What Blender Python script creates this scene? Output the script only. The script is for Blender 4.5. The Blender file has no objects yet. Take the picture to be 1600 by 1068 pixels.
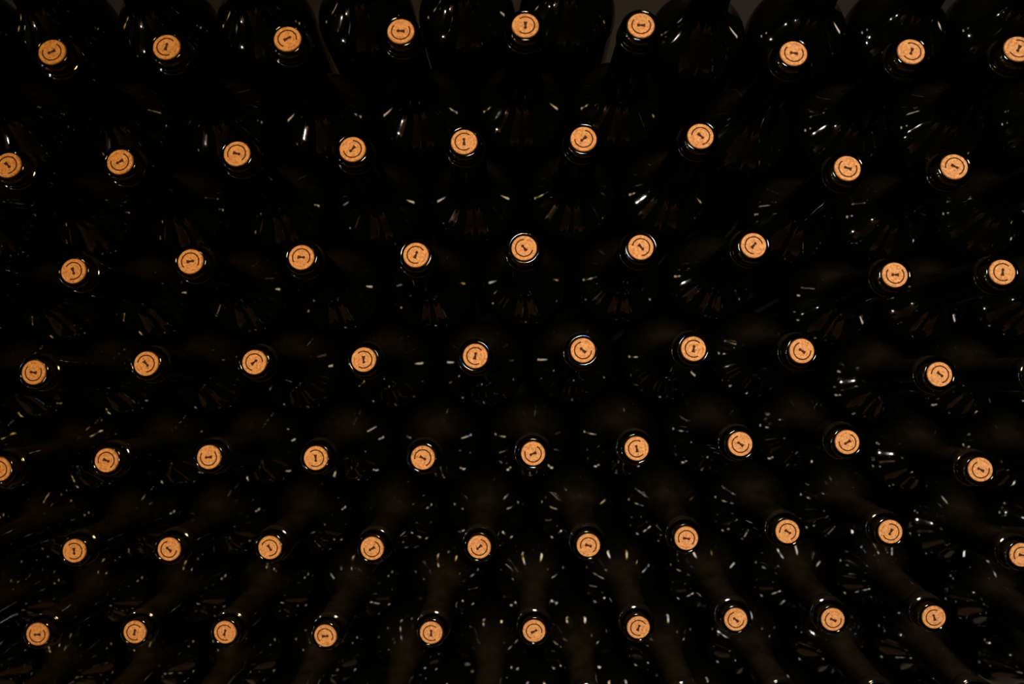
import bpy, math, random
from mathutils import Matrix, Vector

random.seed(11)
SC = bpy.context.scene
COL = SC.collection
MM = 0.001
FLOOR_Z = -1.05            # camera stands about 1.15 m above the cellar floor

# ------------------------------------------------------------------ camera
cam_data = bpy.data.cameras.new('camera')
cam = bpy.data.objects.new('camera', cam_data)
COL.objects.link(cam)
cam_data.sensor_fit = 'HORIZONTAL'
cam_data.sensor_width = 36.0
cam_data.lens = 24.0075
cam_data.clip_start = 0.01
cam.matrix_world = Matrix((
    (0.99946, 0.02989, 0.01356, 0.03579),
    (0.00745, 0.19555, -0.98067, -0.48709),
    (-0.03196, 0.98024, 0.19522, 0.10665),
    (0, 0, 0, 1)))
cam_data.dof.use_dof = True
cam_data.dof.focus_distance = 0.50
cam_data.dof.aperture_fstop = 3.6
SC.camera = cam

# ------------------------------------------------------------------ world, lights, exposure
world = bpy.data.worlds.new('cellar_dark')
SC.world = world
world.use_nodes = True
world.node_tree.nodes['Background'].inputs[0].default_value = (0.0, 0.0, 0.0, 1)
world.node_tree.nodes['Background'].inputs[1].default_value = 0.0
SC.view_settings.view_transform = 'Standard'
SC.view_settings.look = 'None'
SC.view_settings.gamma = 1.0
SC.view_settings.use_curve_mapping = False
SC.view_settings.exposure = -0.28

def lamp(name, loc, power, colour, radius):
    d = bpy.data.lights.new(name, 'POINT')
    d.energy = power
    d.color = colour
    d.shadow_soft_size = radius
    o = bpy.data.objects.new(name, d)
    o.location = loc
    COL.objects.link(o)
    return o

def spotlight(name, loc, aim, power, colour, radius, angle):
    d = bpy.data.lights.new(name, 'SPOT')
    d.energy = power
    d.color = colour
    d.shadow_soft_size = radius
    d.spot_size = math.radians(angle)
    d.spot_blend = 1.0
    o = bpy.data.objects.new(name, d)
    o.location = loc
    o.rotation_euler = (Vector(aim) - Vector(loc)).to_track_quat('-Z', 'Y').to_euler()
    COL.objects.link(o)
    return o

# a twin spot under the ceiling: a warm lamp on the whole stack, a cooler one turned to the right
spotlight('warm_ceiling_spot', (0.12, -1.35, 0.80), (0.18, 0.0, -0.40), 128.0, (1.0, 0.60, 0.10), 0.14, 72)
spotlight('cool_ceiling_spot', (0.20, -1.35, 0.80), (0.44, 0.0, -0.30), 100.0, (0.46, 0.69, 1.0), 0.14, 62)
# three bare bulbs down the passage at the left
lamp('passage_bulb', (-1.20, -0.70, 0.30), 7.5, (1.0, 0.90, 0.76), 0.031)
lamp('passage_bulb', (-1.65, -0.62, -0.08), 17.0, (1.0, 0.90, 0.76), 0.042)
lamp('passage_bulb', (-2.10, -0.95, -0.86), 16.0, (1.0, 0.90, 0.76), 0.045)

# ------------------------------------------------------------------ materials
def mat(name):
    m = bpy.data.materials.new(name)
    m.use_nodes = True
    nt = m.node_tree
    return m, nt, nt.nodes['Principled BSDF']

def math_node(nt, op, a, b=None, c=None):
    n = nt.nodes.new('ShaderNodeMath')
    n.operation = op
    for i, v in enumerate((a, b, c)):
        if v is None:
            continue
        if isinstance(v, (int, float)):
            n.inputs[i].default_value = v
        else:
            nt.links.new(v, n.inputs[i])
    return n.outputs[0]

def noise(nt, vec, scale, detail=3.0, rough=0.5):
    n = nt.nodes.new('ShaderNodeTexNoise')
    n.inputs['Scale'].default_value = scale
    n.inputs['Detail'].default_value = detail
    n.inputs['Roughness'].default_value = rough
    if vec is not None:
        nt.links.new(vec, n.inputs['Vector'])
    return n

def ramp(nt, fac, stops):
    n = nt.nodes.new('ShaderNodeValToRGB')
    el = n.color_ramp.elements
    while len(el) > 1:
        el.remove(el[-1])
    el[0].position, el[0].color = stops[0][0], (*stops[0][1], 1)
    for p, c in stops[1:]:
        e = el.new(p)
        e.color = (*c, 1)
    nt.links.new(fac, n.inputs[0])
    return n.outputs[0]

def mix(nt, fac, a, b):
    n = nt.nodes.new('ShaderNodeMix')
    n.data_type = 'RGBA'
    for i, v in ((0, fac), (6, a), (7, b)):
        if isinstance(v, tuple):
            n.inputs[i].default_value = (*v, 1)
        elif isinstance(v, (int, float)):
            n.inputs[i].default_value = v
        else:
            nt.links.new(v, n.inputs[i])
    return n.outputs[2]

# dark green bottle glass, full of red wine: almost black, very glossy, a film of dust doubling as painted neck light
M_GLASS, nt, bs = mat('dark_bottle_glass')
oi = nt.nodes.new('ShaderNodeObjectInfo')
tc = nt.nodes.new('ShaderNodeTexCoord')
va = nt.nodes.new('ShaderNodeVectorMath'); va.operation = 'MULTIPLY_ADD'
cb = nt.nodes.new('ShaderNodeCombineXYZ')
for i in range(3):
    nt.links.new(oi.outputs['Random'], cb.inputs[i])
nt.links.new(cb.outputs[0], va.inputs[0]); va.inputs[1].default_value = (7, 5, 9)
nt.links.new(tc.outputs['Object'], va.inputs[2])
nd = noise(nt, va.outputs[0], 60.0, 5.0, 0.6)
dust = ramp(nt, nd.outputs[0], [(0.30, (0.0055, 0.0042, 0.003)), (0.75, (0.018, 0.0132, 0.009))])
ge = nt.nodes.new('ShaderNodeNewGeometry')
sn = nt.nodes.new('ShaderNodeSeparateXYZ'); nt.links.new(ge.outputs['True Normal'], sn.inputs[0])
up = nt.nodes.new('ShaderNodeMapRange'); nt.links.new(sn.outputs[2], up.inputs['Value'])
up.inputs['From Min'].default_value = 0.25; up.inputs['From Max'].default_value = 0.98
sz = nt.nodes.new('ShaderNodeSeparateXYZ'); nt.links.new(tc.outputs['Object'], sz.inputs[0])
nk = nt.nodes.new('ShaderNodeMapRange'); nt.links.new(sz.outputs[2], nk.inputs['Value'])   # film kept to the necks, painting in the light they catch
nk.inputs['From Min'].default_value = 0.205; nk.inputs['From Max'].default_value = 0.232
dust_light = math_node(nt, 'MULTIPLY', up.outputs[0], math_node(nt, 'MULTIPLY_ADD', nk.outputs[0], 0.95, 0.05))
dust = mix(nt, dust_light, (0.0006, 0.0007, 0.0004), dust)      # dust tint on the upper side, also painting in light from above
nt.links.new(dust, bs.inputs['Base Color'])
bs.inputs['Roughness'].default_value = 0.075
bs.inputs['IOR'].default_value = 1.5

# clear green glass of the lip, the cork shows through it
M_LIP = bpy.data.materials.new('olive_lip_glass')
M_LIP.use_nodes = True
nt = M_LIP.node_tree
nt.nodes.remove(nt.nodes['Principled BSDF'])
out = nt.nodes['Material Output']
tr = nt.nodes.new('ShaderNodeBsdfTransparent'); tr.inputs[0].default_value = (0.15, 0.165, 0.027, 1)
gl = nt.nodes.new('ShaderNodeBsdfGlossy'); gl.inputs['Roughness'].default_value = 0.06
fr = nt.nodes.new('ShaderNodeFresnel'); fr.inputs[0].default_value = 1.5
mx = nt.nodes.new('ShaderNodeMixShader')
nt.links.new(fr.outputs[0], mx.inputs[0]); nt.links.new(tr.outputs[0], mx.inputs[1]); nt.links.new(gl.outputs[0], mx.inputs[2])
nt.links.new(mx.outputs[0], out.inputs[0])

# stamped cork
M_CORK, nt, bs = mat('stamped_cork')
tc = nt.nodes.new('ShaderNodeTexCoord')
oi = nt.nodes.new('ShaderNodeObjectInfo')
sx = nt.nodes.new('ShaderNodeSeparateXYZ'); nt.links.new(tc.outputs['Object'], sx.inputs[0])
cb = nt.nodes.new('ShaderNodeCombineXYZ')
for i in range(3):
    nt.links.new(oi.outputs['Random'], cb.inputs[i])
va = nt.nodes.new('ShaderNodeVectorMath'); va.operation = 'MULTIPLY_ADD'
nt.links.new(cb.outputs[0], va.inputs[0]); va.inputs[1].default_value = (3, 4, 5)
nt.links.new(tc.outputs['Object'], va.inputs[2])
seedv = va.outputs[0]
X = math_node(nt, 'MULTIPLY', sx.outputs[0], 1000.0)
Y = math_node(nt, 'MULTIPLY', sx.outputs[1], 1000.0)
# slight ink bleed
nb = noise(nt, seedv, 900.0, 2.0)
bl = math_node(nt, 'MULTIPLY', math_node(nt, 'SUBTRACT', nb.outputs[0], 0.5), 0.55)
Rr = math_node(nt, 'SQRT', math_node(nt, 'ADD', math_node(nt, 'MULTIPLY', X, X), math_node(nt, 'MULTIPLY', Y, Y)))
AN = math_node(nt, 'ABSOLUTE', math_node(nt, 'ARCTAN2', Y, X))
def soft(v, edge, width):     # 1 where v < edge
    n = nt.nodes.new('ShaderNodeMapRange')
    n.inputs['From Min'].default_value = edge + width
    n.inputs['From Max'].default_value = edge - width
    nt.links.new(v, n.inputs['Value'])
    return n.outputs[0]
ringd = math_node(nt, 'ADD', math_node(nt, 'ABSOLUTE', math_node(nt, 'SUBTRACT', Rr, 6.15)), bl)
arc = math_node(nt, 'MULTIPLY', soft(ringd, 0.47, 0.12), math_node(nt, 'GREATER_THAN', AN, math.radians(51)))
faintd = math_node(nt, 'ADD', math_node(nt, 'ABSOLUTE', math_node(nt, 'SUBTRACT', Rr, 6.9)), bl)
faint = math_node(nt, 'MULTIPLY', math_node(nt, 'MULTIPLY', soft(faintd, 0.2, 0.2), math_node(nt, 'LESS_THAN', AN, math.radians(27))), 0.45)
Yh = math_node(nt, 'SUBTRACT', Y, 1.75)
hd = math_node(nt, 'ADD', math_node(nt, 'SQRT', math_node(nt, 'ADD', math_node(nt, 'MULTIPLY', X, X), math_node(nt, 'MULTIPLY', Yh, Yh))), bl)
head = soft(hd, 1.1, 0.14)
half = math_node(nt, 'MULTIPLY_ADD', Y, -0.22, 0.75)
sd = math_node(nt, 'ADD', math_node(nt, 'SUBTRACT', math_node(nt, 'ABSOLUTE', X), half), bl)
stem = math_node(nt, 'MULTIPLY', soft(sd, 0.0, 0.14),
                 math_node(nt, 'MULTIPLY', math_node(nt, 'LESS_THAN', Y, 1.75), math_node(nt, 'GREATER_THAN', Y, -2.7)))
ink = math_node(nt, 'MAXIMUM', math_node(nt, 'MAXIMUM', arc, faint), math_node(nt, 'MAXIMUM', head, stem))
ink = math_node(nt, 'MULTIPLY', ink, math_node(nt, 'GREATER_THAN', sx.outputs[2], -0.0005))
ng = noise(nt, seedv, 560.0, 5.0, 0.75)
base = ramp(nt, ng.outputs[0], [(0.30, (0.34, 0.12, 0.038)), (0.43, (0.52, 0.232, 0.082)), (0.54, (0.64, 0.314, 0.126)), (0.70, (0.78, 0.43, 0.198))])
np_ = noise(nt, seedv, 1100.0, 2.0, 0.5)
pits = ramp(nt, np_.outputs[0], [(0.60, (0, 0, 0)), (0.70, (1, 1, 1))])
base = mix(nt, pits, base, (0.26, 0.085, 0.03))
# natural grain lines
wv = nt.nodes.new('ShaderNodeTexWave'); wv.inputs['Scale'].default_value = 110.0
wv.inputs['Distortion'].default_value = 9.0; wv.inputs['Detail'].default_value = 2.0; wv.inputs['Detail Scale'].default_value = 1.6
nt.links.new(seedv, wv.inputs['Vector'])
gr = ramp(nt, wv.outputs[0], [(0.0, (1, 1, 1)), (0.06, (0, 0, 0))])
base = mix(nt, math_node(nt, 'MULTIPLY', gr, 0.35), base, (0.30, 0.11, 0.04))
col = mix(nt, math_node(nt, 'MULTIPLY', ink, 0.97), base, (0.035, 0.008, 0.003))
nt.links.new(col, bs.inputs['Base Color'])
bs.inputs['Roughness'].default_value = 0.85
bs.inputs['Specular IOR Level'].default_value = 0.15
bp = nt.nodes.new('ShaderNodeBump'); bp.inputs['Strength'].default_value = 0.25; bp.inputs['Distance'].default_value = 0.0003
nt.links.new(ng.outputs[0], bp.inputs['Height']); nt.links.new(bp.outputs[0], bs.inputs['Normal'])

def rough_mat(name, c1, c2, scale, rough=0.85, bump=0.3):
    m, nt, bs = mat(name)
    tc = nt.nodes.new('ShaderNodeTexCoord')
    n = noise(nt, tc.outputs['Object'], scale, 6.0, 0.6)
    nt.links.new(ramp(nt, n.outputs[0], [(0.3, c1), (0.7, c2)]), bs.inputs['Base Color'])
    bs.inputs['Roughness'].default_value = rough
    bp = nt.nodes.new('ShaderNodeBump'); bp.inputs['Strength'].default_value = bump; bp.inputs['Distance'].default_value = 0.004
    nt.links.new(n.outputs[0], bp.inputs['Height']); nt.links.new(bp.outputs[0], bs.inputs['Normal'])
    return m
M_WALL = rough_mat('dark_grey_plaster', (0.014, 0.0107, 0.0125), (0.021, 0.0165, 0.0185), 14.0)  # near-black grey with a slight mottle, same on all walls and ceiling
M_FLOOR = rough_mat('terracotta_floor', (0.24, 0.12, 0.06), (0.36, 0.19, 0.10), 5.0, 0.6)
M_PLINTH = rough_mat('concrete_ledge', (0.20, 0.17, 0.15), (0.30, 0.26, 0.23), 22.0)

# ------------------------------------------------------------------ room shell
def box(name, lo, hi, m, kind='structure'):
    v = [(x, y, z) for x in (lo[0], hi[0]) for y in (lo[1], hi[1]) for z in (lo[2], hi[2])]
    f = [(0, 1, 3, 2), (4, 6, 7, 5), (0, 4, 5, 1), (2, 3, 7, 6), (0, 2, 6, 4), (1, 5, 7, 3)]
    me = bpy.data.meshes.new(name)
    me.from_pydata(v, [], f)
    me.materials.append(m)
    o = bpy.data.objects.new(name, me)
    COL.objects.link(o)
    if kind:
        o['kind'] = kind
    return o
RX0, RX1, RY0, RY1, RZ1 = -2.5, 1.9, -2.9, 0.33, 1.25
box('floor', (RX0, RY0, FLOOR_Z - 0.1), (RX1, RY1, FLOOR_Z), M_FLOOR)
box('ceiling', (RX0, RY0, RZ1), (RX1, RY1, RZ1 + 0.1), M_WALL)
box('wall_back', (RX0, RY1, FLOOR_Z), (RX1, RY1 + 0.1, RZ1), M_WALL)
box('wall_front', (RX0, RY0 - 0.1, FLOOR_Z), (RX1, RY0, RZ1), M_WALL)
box('wall_left', (RX0 - 0.1, RY0, FLOOR_Z), (RX0, RY1, RZ1), M_WALL)
box('trim_1', (-0.85, 0.06, FLOOR_Z), (0.85, RY1, -0.4468), M_PLINTH)
box('wall_right', (RX1, RY0, FLOOR_Z), (RX1 + 0.1, RY1, RZ1), M_WALL)

# ------------------------------------------------------------------ bottle meshes (base at z = 0, mouth at z = 300 mm)
HT = 300.0
def lathe(name, prof, m, seg=56, close_end=True):
    # prof: (distance behind the mouth in mm, radius in mm)
    v, f = [], []
    n = len(prof)
    for d, r in prof:
        for s in range(seg):
            a = 2 * math.pi * s / seg
            v.append((r * MM * math.cos(a), r * MM * math.sin(a), (HT - d) * MM))
    for i in range(n - 1):
        for s in range(seg):
            t = (s + 1) % seg
            f.append((i * seg + s, (i + 1) * seg + s, (i + 1) * seg + t, i * seg + t))
    if close_end:
        f.append(tuple((n - 1) * seg + s for s in reversed(range(seg))))
    me = bpy.data.meshes.new(name)
    me.from_pydata(v, [], f)
    for p in me.polygons:
        p.use_smooth = True
    me.materials.append(m)
    return me

def smooth_curve(pts, n):
    # Catmull-Rom through pts
    out = []
    P = [pts[0]] + list(pts) + [pts[-1]]
    for i in range(1, len(P) - 2):
        for k in range(n):
            t = k / n
            q = []
            for c in (0, 1):
                p0, p1, p2, p3 = P[i - 1][c], P[i][c], P[i + 1][c], P[i + 2][c]
                q.append(0.5 * (2 * p1 + (p2 - p0) * t + (2 * p0 - 5 * p1 + 4 * p2 - p3) * t * t + (3 * p1 - p0 - 3 * p2 + p3) * t ** 3))
            out.append(tuple(q))
    out.append(pts[-1])
    return out

LIP = smooth_curve([(3.5, 9.1), (1.2, 9.2), (0.35, 9.7), (0.0, 10.6), (0.25, 11.4), (1.0, 12.1), (2.2, 12.8), (4.2, 13.3), (6.0, 13.3), (7.2, 12.8), (7.8, 12.4), (8.6, 12.3)], 3)
RING = smooth_curve([(8.6, 12.3), (9.0, 12.5), (9.4, 13.3), (10.0, 14.1), (11.0, 14.5), (13.4, 14.6), (15.8, 14.55), (17.1, 14.15), (17.8, 13.6), (18.3, 13.4)], 3)
BODY = smooth_curve([(18.2, 13.35), (30, 13.6), (50, 14.2), (65, 15.1), (74, 16.8), (81, 20.6), (87, 25.8), (93, 31.5), (98.5, 35.4), (104, 37.6), (110, 38.5), (118, 38.7),
                     (170, 37.0), (230, 35.0), (285, 33.0), (294, 32.2), (298.5, 30.3), (300, 27.5), (298.5, 24.0), (290, 15.0), (284, 4.0)], 4)
ME_BODY = lathe('glass_bottle', BODY, M_GLASS, 64)
ME_LIP = lathe('glass_lip', LIP, M_LIP, 48, False)
ME_RING = lathe('neck_ring', RING, M_GLASS, 48, False)
# cork: local origin at its face so the stamp is centred
def cork_mesh():
    seg = 48
    prof = [(0.0, 8.4), (-0.12, 8.72), (-0.6, 8.95), (-44.0, 8.95)]
    v, f = [(0, 0, 0)], []
    for d, r in prof:
        for s in range(seg):
            a = 2 * math.pi * s / seg
            v.append((r * MM * math.cos(a), r * MM * math.sin(a), d * MM))
    for s in range(seg):
        t = (s + 1) % seg
        f.append((0, 1 + s, 1 + t))
        for i in range(len(prof) - 1):
            f.append((1 + i * seg + s, 1 + (i + 1) * seg + s, 1 + (i + 1) * seg + t, 1 + i * seg + t))
    f.append(tuple(1 + 3 * seg + s for s in reversed(range(seg))))
    me = bpy.data.meshes.new('cork')
    me.from_pydata(v, [], f)
    me.materials.append(M_CORK)
    return me
ME_CORK = cork_mesh()

# every bottle of the stack: row, mouth x, mouth z (mm), upward tilt, sideways turn, turn of the stamp, 2 cork in view / 1 body in view / 0 beyond
BOTTLES = [
    # row 0
    (0, -480.91, 301.69, 25.06, -0.39, 24, 0),
    (0, -401.75, 303.14, 25.27, 0.86, 93, 1),
    (0, -322.15, 304.7, 25.37, 0.28, 169, 1),
    (0, -238.52, 300.97, 24.87, -0.55, 230, 1),
    (0, -161.93, 301.54, 25.1, 0.51, 312, 1),
    (0, -79.71, 303.12, 25.1, -0.01, 242, 1),
    (0, -1.2, 302.89, 25.16, 0.82, 213, 1),
    (0, 79.41, 300.73, 24.05, 0.37, 312, 1),
    (0, 182.24, 279.14, 25.12, 0.36, 316, 1),
    (0, 262.49, 280.66, 25.31, -0.17, 142, 1),
    (0, 341.95, 278.67, 24.66, -0.45, 337, 1),
    (0, 421.96, 276.58, 24.27, -0.64, 49, 1),
    (0, 500.04, 279.81, 25.5, 0.6, 157, 0),
    # row 1
    (1, -439.84, 225.89, 23.03, -0.17, 246, 0),
    (1, -358.3, 225.63, 22.97, -0.71, 357, 1),
    (1, -274.66, 218.42, 20.48, -2.16, 115, 2),
    (1, -196.84, 218.93, 20.72, -1.57, 347, 2),
    (1, -114.83, 221.32, 21.32, -1.67, 299, 2),
    (1, -38.48, 223.56, 21.88, -0.7, 84, 2),
    (1, 44.87, 224.33, 22.27, -1.94, 176, 2),
    (1, 121.84, 221.73, 21.0, -1.13, 86, 2),
    (1, 223.91, 200.82, 22.36, -0.28, 78, 2),
    (1, 302.13, 199.36, 21.58, -0.38, 157, 2),
    (1, 373.11, 198.71, 21.59, 3.26, 150, 2),
    (1, 461.37, 199.71, 21.96, -0.24, 310, 1),
    (1, 542.59, 201.69, 23.13, -0.72, 205, 0),
    # row 2
    (2, -478.67, 149.36, 20.85, -0.59, 32, 0),
    (2, -399.14, 147.68, 19.93, -0.54, 54, 1),
    (2, -317.67, 145.78, 19.19, -1.33, 225, 2),
    (2, -239.05, 145.47, 19.34, -0.64, 120, 2),
    (2, -157.11, 148.3, 20.09, -1.03, 254, 2),
    (2, -76.69, 148.68, 20.4, -1.15, 139, 2),
    (2, 0.56, 151.05, 21.12, -0.38, 0, 2),
    (2, 82.76, 150.27, 20.86, -1.21, 129, 2),
    (2, 162.87, 149.55, 20.19, -1.97, 224, 2),
    (2, 264.62, 124.86, 20.28, -0.97, 69, 2),
    (2, 337.86, 123.55, 19.5, 1.35, 240, 2),
    (2, 420.07, 125.54, 20.46, 0.41, 314, 1),
    (2, 498.57, 124.58, 20.29, 0.74, 16, 0),
    # row 3
    (3, -519.16, 72.43, 17.59, -0.93, 359, 0),
    (3, -440.38, 70.79, 16.96, 0.36, 216, 1),
    (3, -362.03, 71.51, 17.1, 0.73, 147, 1),
    (3, -283.5, 71.1, 16.96, 1.11, 199, 2),
    (3, -198.53, 75.29, 18.7, -0.48, 277, 2),
    (3, -118.93, 75.74, 18.96, -0.47, 264, 2),
    (3, -37.2, 74.84, 18.73, -1.19, 338, 2),
    (3, 39.83, 77.29, 19.59, -0.06, 38, 2),
    (3, 122.43, 75.22, 18.69, -1.3, 219, 2),
    (3, 201.89, 73.97, 17.72, -2.0, 318, 2),
    (3, 302.82, 50.03, 18.1, -0.26, 88, 2),
    (3, 378.56, 49.57, 17.66, 1.02, 350, 2),
    (3, 460.71, 47.53, 17.09, -0.2, 15, 1),
    (3, 542.01, 48.32, 17.3, -0.57, 345, 0),
    # row 4
    (4, -480.21, -1.3, 15.19, -0.16, 339, 0),
    (4, -399.76, -2.41, 14.96, 0.02, 259, 1),
    (4, -324.83, -2.41, 14.84, 2.05, 81, 2),
    (4, -240.5, 1.68, 16.55, 0.11, 221, 2),
    (4, -160.6, 0.37, 16.25, 0.26, 308, 2),
    (4, -80.05, -0.14, 16.09, -0.11, 183, 2),
    (4, 1.85, 0.11, 16.27, -0.92, 347, 2),
    (4, 80.59, 1.93, 16.99, -0.42, 49, 2),
    (4, 161.03, 0.67, 16.32, -0.87, 349, 2),
    (4, 239.73, -3.39, 13.97, -1.09, 54, 2),
    (4, 341.03, -23.93, 15.92, 0.44, 228, 2),
    (4, 419.33, -26.22, 14.75, 0.41, 352, 1),
    (4, 500.76, -25.27, 15.12, 0.01, 4, 1),
    (4, 580.91, -24.86, 15.13, 0.26, 7, 0),
    # row 5
    (5, -520.34, -74.8, 12.66, -0.3, 22, 0),
    (5, -440.01, -75.58, 12.42, -0.27, 245, 1),
    (5, -364.0, -77.07, 11.98, 2.1, 180, 2),
    (5, -281.01, -72.29, 14.1, 0.42, 248, 2),
    (5, -202.96, -72.01, 14.33, 1.2, 95, 2),
    (5, -122.0, -75.13, 13.08, 0.86, 184, 2),
    (5, -41.04, -77.24, 12.23, 0.14, 239, 2),
    (5, 42.19, -76.36, 12.62, -1.22, 110, 2),
    (5, 119.97, -74.68, 13.35, -0.15, 9, 2),
    (5, 197.34, -73.32, 13.77, 0.99, 53, 2),
    (5, 277.06, -74.25, 12.87, -0.0, 121, 2),
    (5, 378.15, -98.84, 13.06, 1.69, 61, 2),
    (5, 460.0, -98.4, 12.83, 0.26, 266, 1),
    (5, 539.3, -100.47, 11.79, 0.87, 243, 0),
    # row 6
    (6, -559.91, -149.16, 9.76, -0.18, 131, 0),
    (6, -481.0, -148.91, 9.83, 0.25, 214, 1),
    (6, -400.95, -148.71, 9.82, 0.29, 278, 1),
    (6, -317.23, -145.86, 11.62, -1.26, 184, 2),
    (6, -243.01, -146.47, 11.32, 1.3, 46, 2),
    (6, -164.31, -147.33, 10.97, 1.93, 214, 2),
    (6, -84.8, -150.36, 9.72, 2.09, 121, 2),
    (6, -1.52, -151.46, 9.14, 0.43, 130, 2),
    (6, 82.99, -152.37, 8.81, -1.47, 251, 2),
    (6, 158.46, -148.61, 10.44, 0.71, 260, 2),
    (6, 235.93, -145.21, 12.04, 1.66, 239, 2),
    (6, 314.64, -147.53, 10.76, 1.21, 151, 2),
    (6, 417.02, -169.76, 11.67, 2.38, 262, 2),
    (6, 498.95, -171.86, 10.18, 0.8, 265, 1),
    (6, 579.96, -173.05, 9.63, 0.34, 289, 0),
    # row 7
    (7, -521.05, -223.21, 7.4, 0.4, 157, 0),
    (7, -439.21, -223.56, 7.27, -0.31, 116, 1),
    (7, -358.26, -217.18, 9.9, -0.82, 88, 2),
    (7, -279.83, -217.29, 9.82, -0.1, 346, 2),
    (7, -207.59, -219.52, 9.04, 3.08, 343, 2),
    (7, -127.56, -224.8, 6.79, 2.91, 275, 2),
    (7, -42.88, -224.34, 6.97, 1.11, 355, 2),
    (7, 39.1, -225.02, 6.71, 0.35, 296, 2),
    (7, 121.89, -224.14, 7.05, -0.73, 337, 2),
    (7, 198.66, -219.18, 9.06, 0.46, 50, 2),
    (7, 275.13, -221.25, 8.24, 1.91, 66, 2),
    (7, 354.26, -221.43, 8.31, 1.88, 16, 2),
    (7, 460.66, -244.68, 8.46, 0.39, 158, 1),
    (7, 541.82, -246.73, 7.37, -0.55, 121, 0),
    # row 8
    (8, -561.1, -297.47, 5.39, 0.42, 191, 0),
    (8, -481.24, -294.72, 6.44, 0.47, 302, 1),
    (8, -401.27, -296.84, 5.63, 0.49, 291, 1),
    (8, -319.43, -294.73, 6.43, -0.22, 124, 1),
    (8, -241.48, -296.78, 5.65, 0.57, 286, 1),
    (8, -160.92, -296.57, 5.74, 0.35, 150, 1),
    (8, -80.32, -296.31, 5.83, 0.12, 331, 1),
    (8, -1.38, -297.93, 5.22, 0.53, 340, 1),
    (8, 81.52, -294.0, 6.71, -0.58, 156, 1),
    (8, 161.8, -294.24, 6.62, -0.69, 80, 1),
    (8, 240.98, -294.6, 6.48, -0.38, 239, 1),
    (8, 320.08, -296.8, 5.65, -0.03, 123, 1),
    (8, 398.52, -297.98, 5.36, 0.36, 212, 1),
    (8, 499.77, -317.98, 6.42, 0.36, 16, 1),
    (8, 582.01, -318.62, 6.26, -0.62, 333, 0),
    # row 9
    (9, -518.41, -368.34, 4.88, -0.61, 208, 1),
    (9, -441.95, -368.96, 4.64, 0.75, 62, 1),
    (9, -360.8, -369.29, 4.52, 0.31, 189, 1),
    (9, -280.34, -368.18, 4.94, 0.13, 220, 1),
    (9, -200.63, -370.93, 3.89, 0.24, 310, 1),
    (9, -120.09, -368.81, 4.7, 0.03, 127, 1),
    (9, -41.21, -369.8, 4.32, 0.46, 294, 1),
    (9, 38.69, -368.77, 4.71, 0.5, 332, 1),
    (9, 121.22, -368.65, 4.76, -0.47, 3, 1),
    (9, 200.51, -368.49, 4.82, -0.2, 18, 1),
    (9, 279.09, -370.87, 3.92, 0.35, 190, 1),
    (9, 359.69, -370.05, 4.23, 0.12, 280, 1),
    (9, 437.79, -371.89, 3.62, 0.73, 46, 1),
    (9, 538.9, -395.11, 3.61, 0.58, 351, 1),
    (9, 621.82, -395.04, 3.64, -0.54, 181, 0),
]

ORD = ['first', 'second', 'third', 'fourth', 'fifth', 'sixth', 'seventh', 'eighth', 'ninth', 'tenth', 'eleventh', 'twelfth', 'thirteenth', 'fourteenth', 'fifteenth', 'sixteenth']
ROWNAME = {1: 'top row of corks', 2: 'second row of corks', 3: 'third row of corks', 4: 'middle row of corks', 5: 'fifth row of corks',
           6: 'second lowest row of corks', 7: 'lowest row of corks'}

def part(name, me, parent, z=0.0, rot=0.0):
    o = bpy.data.objects.new(name, me)
    COL.objects.link(o)
    o.parent = parent
    o.location = (0, 0, z)
    o.rotation_euler = (0, 0, rot)
    return o

seen = {}
for r, x, z, tilt, yaw, turn, vis in BOTTLES:
    t, w = math.radians(tilt), math.radians(yaw)
    back = Vector((math.cos(t) * math.sin(w), math.cos(t) * math.cos(w), -math.sin(t)))
    zl = -back
    xl = Vector((0, 0, 1)).cross(zl).normalized()
    yl = zl.cross(xl)
    mouth = Vector((x * MM, 0, z * MM))
    base = mouth + back * (HT * MM)
    e = bpy.data.objects.new('wine_bottle', None)
    COL.objects.link(e)
    e.empty_display_size = 0.03
    e.matrix_world = Matrix(((xl.x, yl.x, zl.x, base.x), (xl.y, yl.y, zl.y, base.y), (xl.z, yl.z, zl.z, base.z), (0, 0, 0, 1)))
    side = 'left' if x < 0 else 'right'
    key = (r, vis) if vis == 2 or r in (0, 8, 9) else (r, vis, side)
    n = seen.get(key, 0)
    seen[key] = n + 1
    if vis == 0:
        e['label'] = f'black wine bottle at the outer {side} end of the {ORD[r]} row of the stack'
    elif vis == 2:
        e['label'] = f'black wine bottle, cork {ORD[n]} from left in the {ROWNAME[r]}'
    elif r == 0:
        e['label'] = f'black wine bottle lying uppermost against the grey wall, {ORD[n]} from left'
    elif r == 8:
        e['label'] = f'black wine bottle under the lowest row of corks, {ORD[n]} from left'
    elif r == 9:
        e['label'] = f'deepest black wine bottle along the bottom edge, {ORD[n]} from left'
    else:
        beside = 'beside' if n == 0 else 'further out from'
        e['label'] = f'black wine bottle at the {side} edge, {beside} the {ROWNAME[r]}'
    e['category'] = 'wine bottle'
    e['group'] = 'wine bottles stacked on their sides'
    part('glass_body', ME_BODY, e)
    part('glass_lip', ME_LIP, e)
    part('neck_ring', ME_RING, e)
    c = part('cork', ME_CORK, e, (HT - 0.15) * MM, math.radians(turn))
    c['label'] = 'tan cork stamped with an open ring and a keyhole'
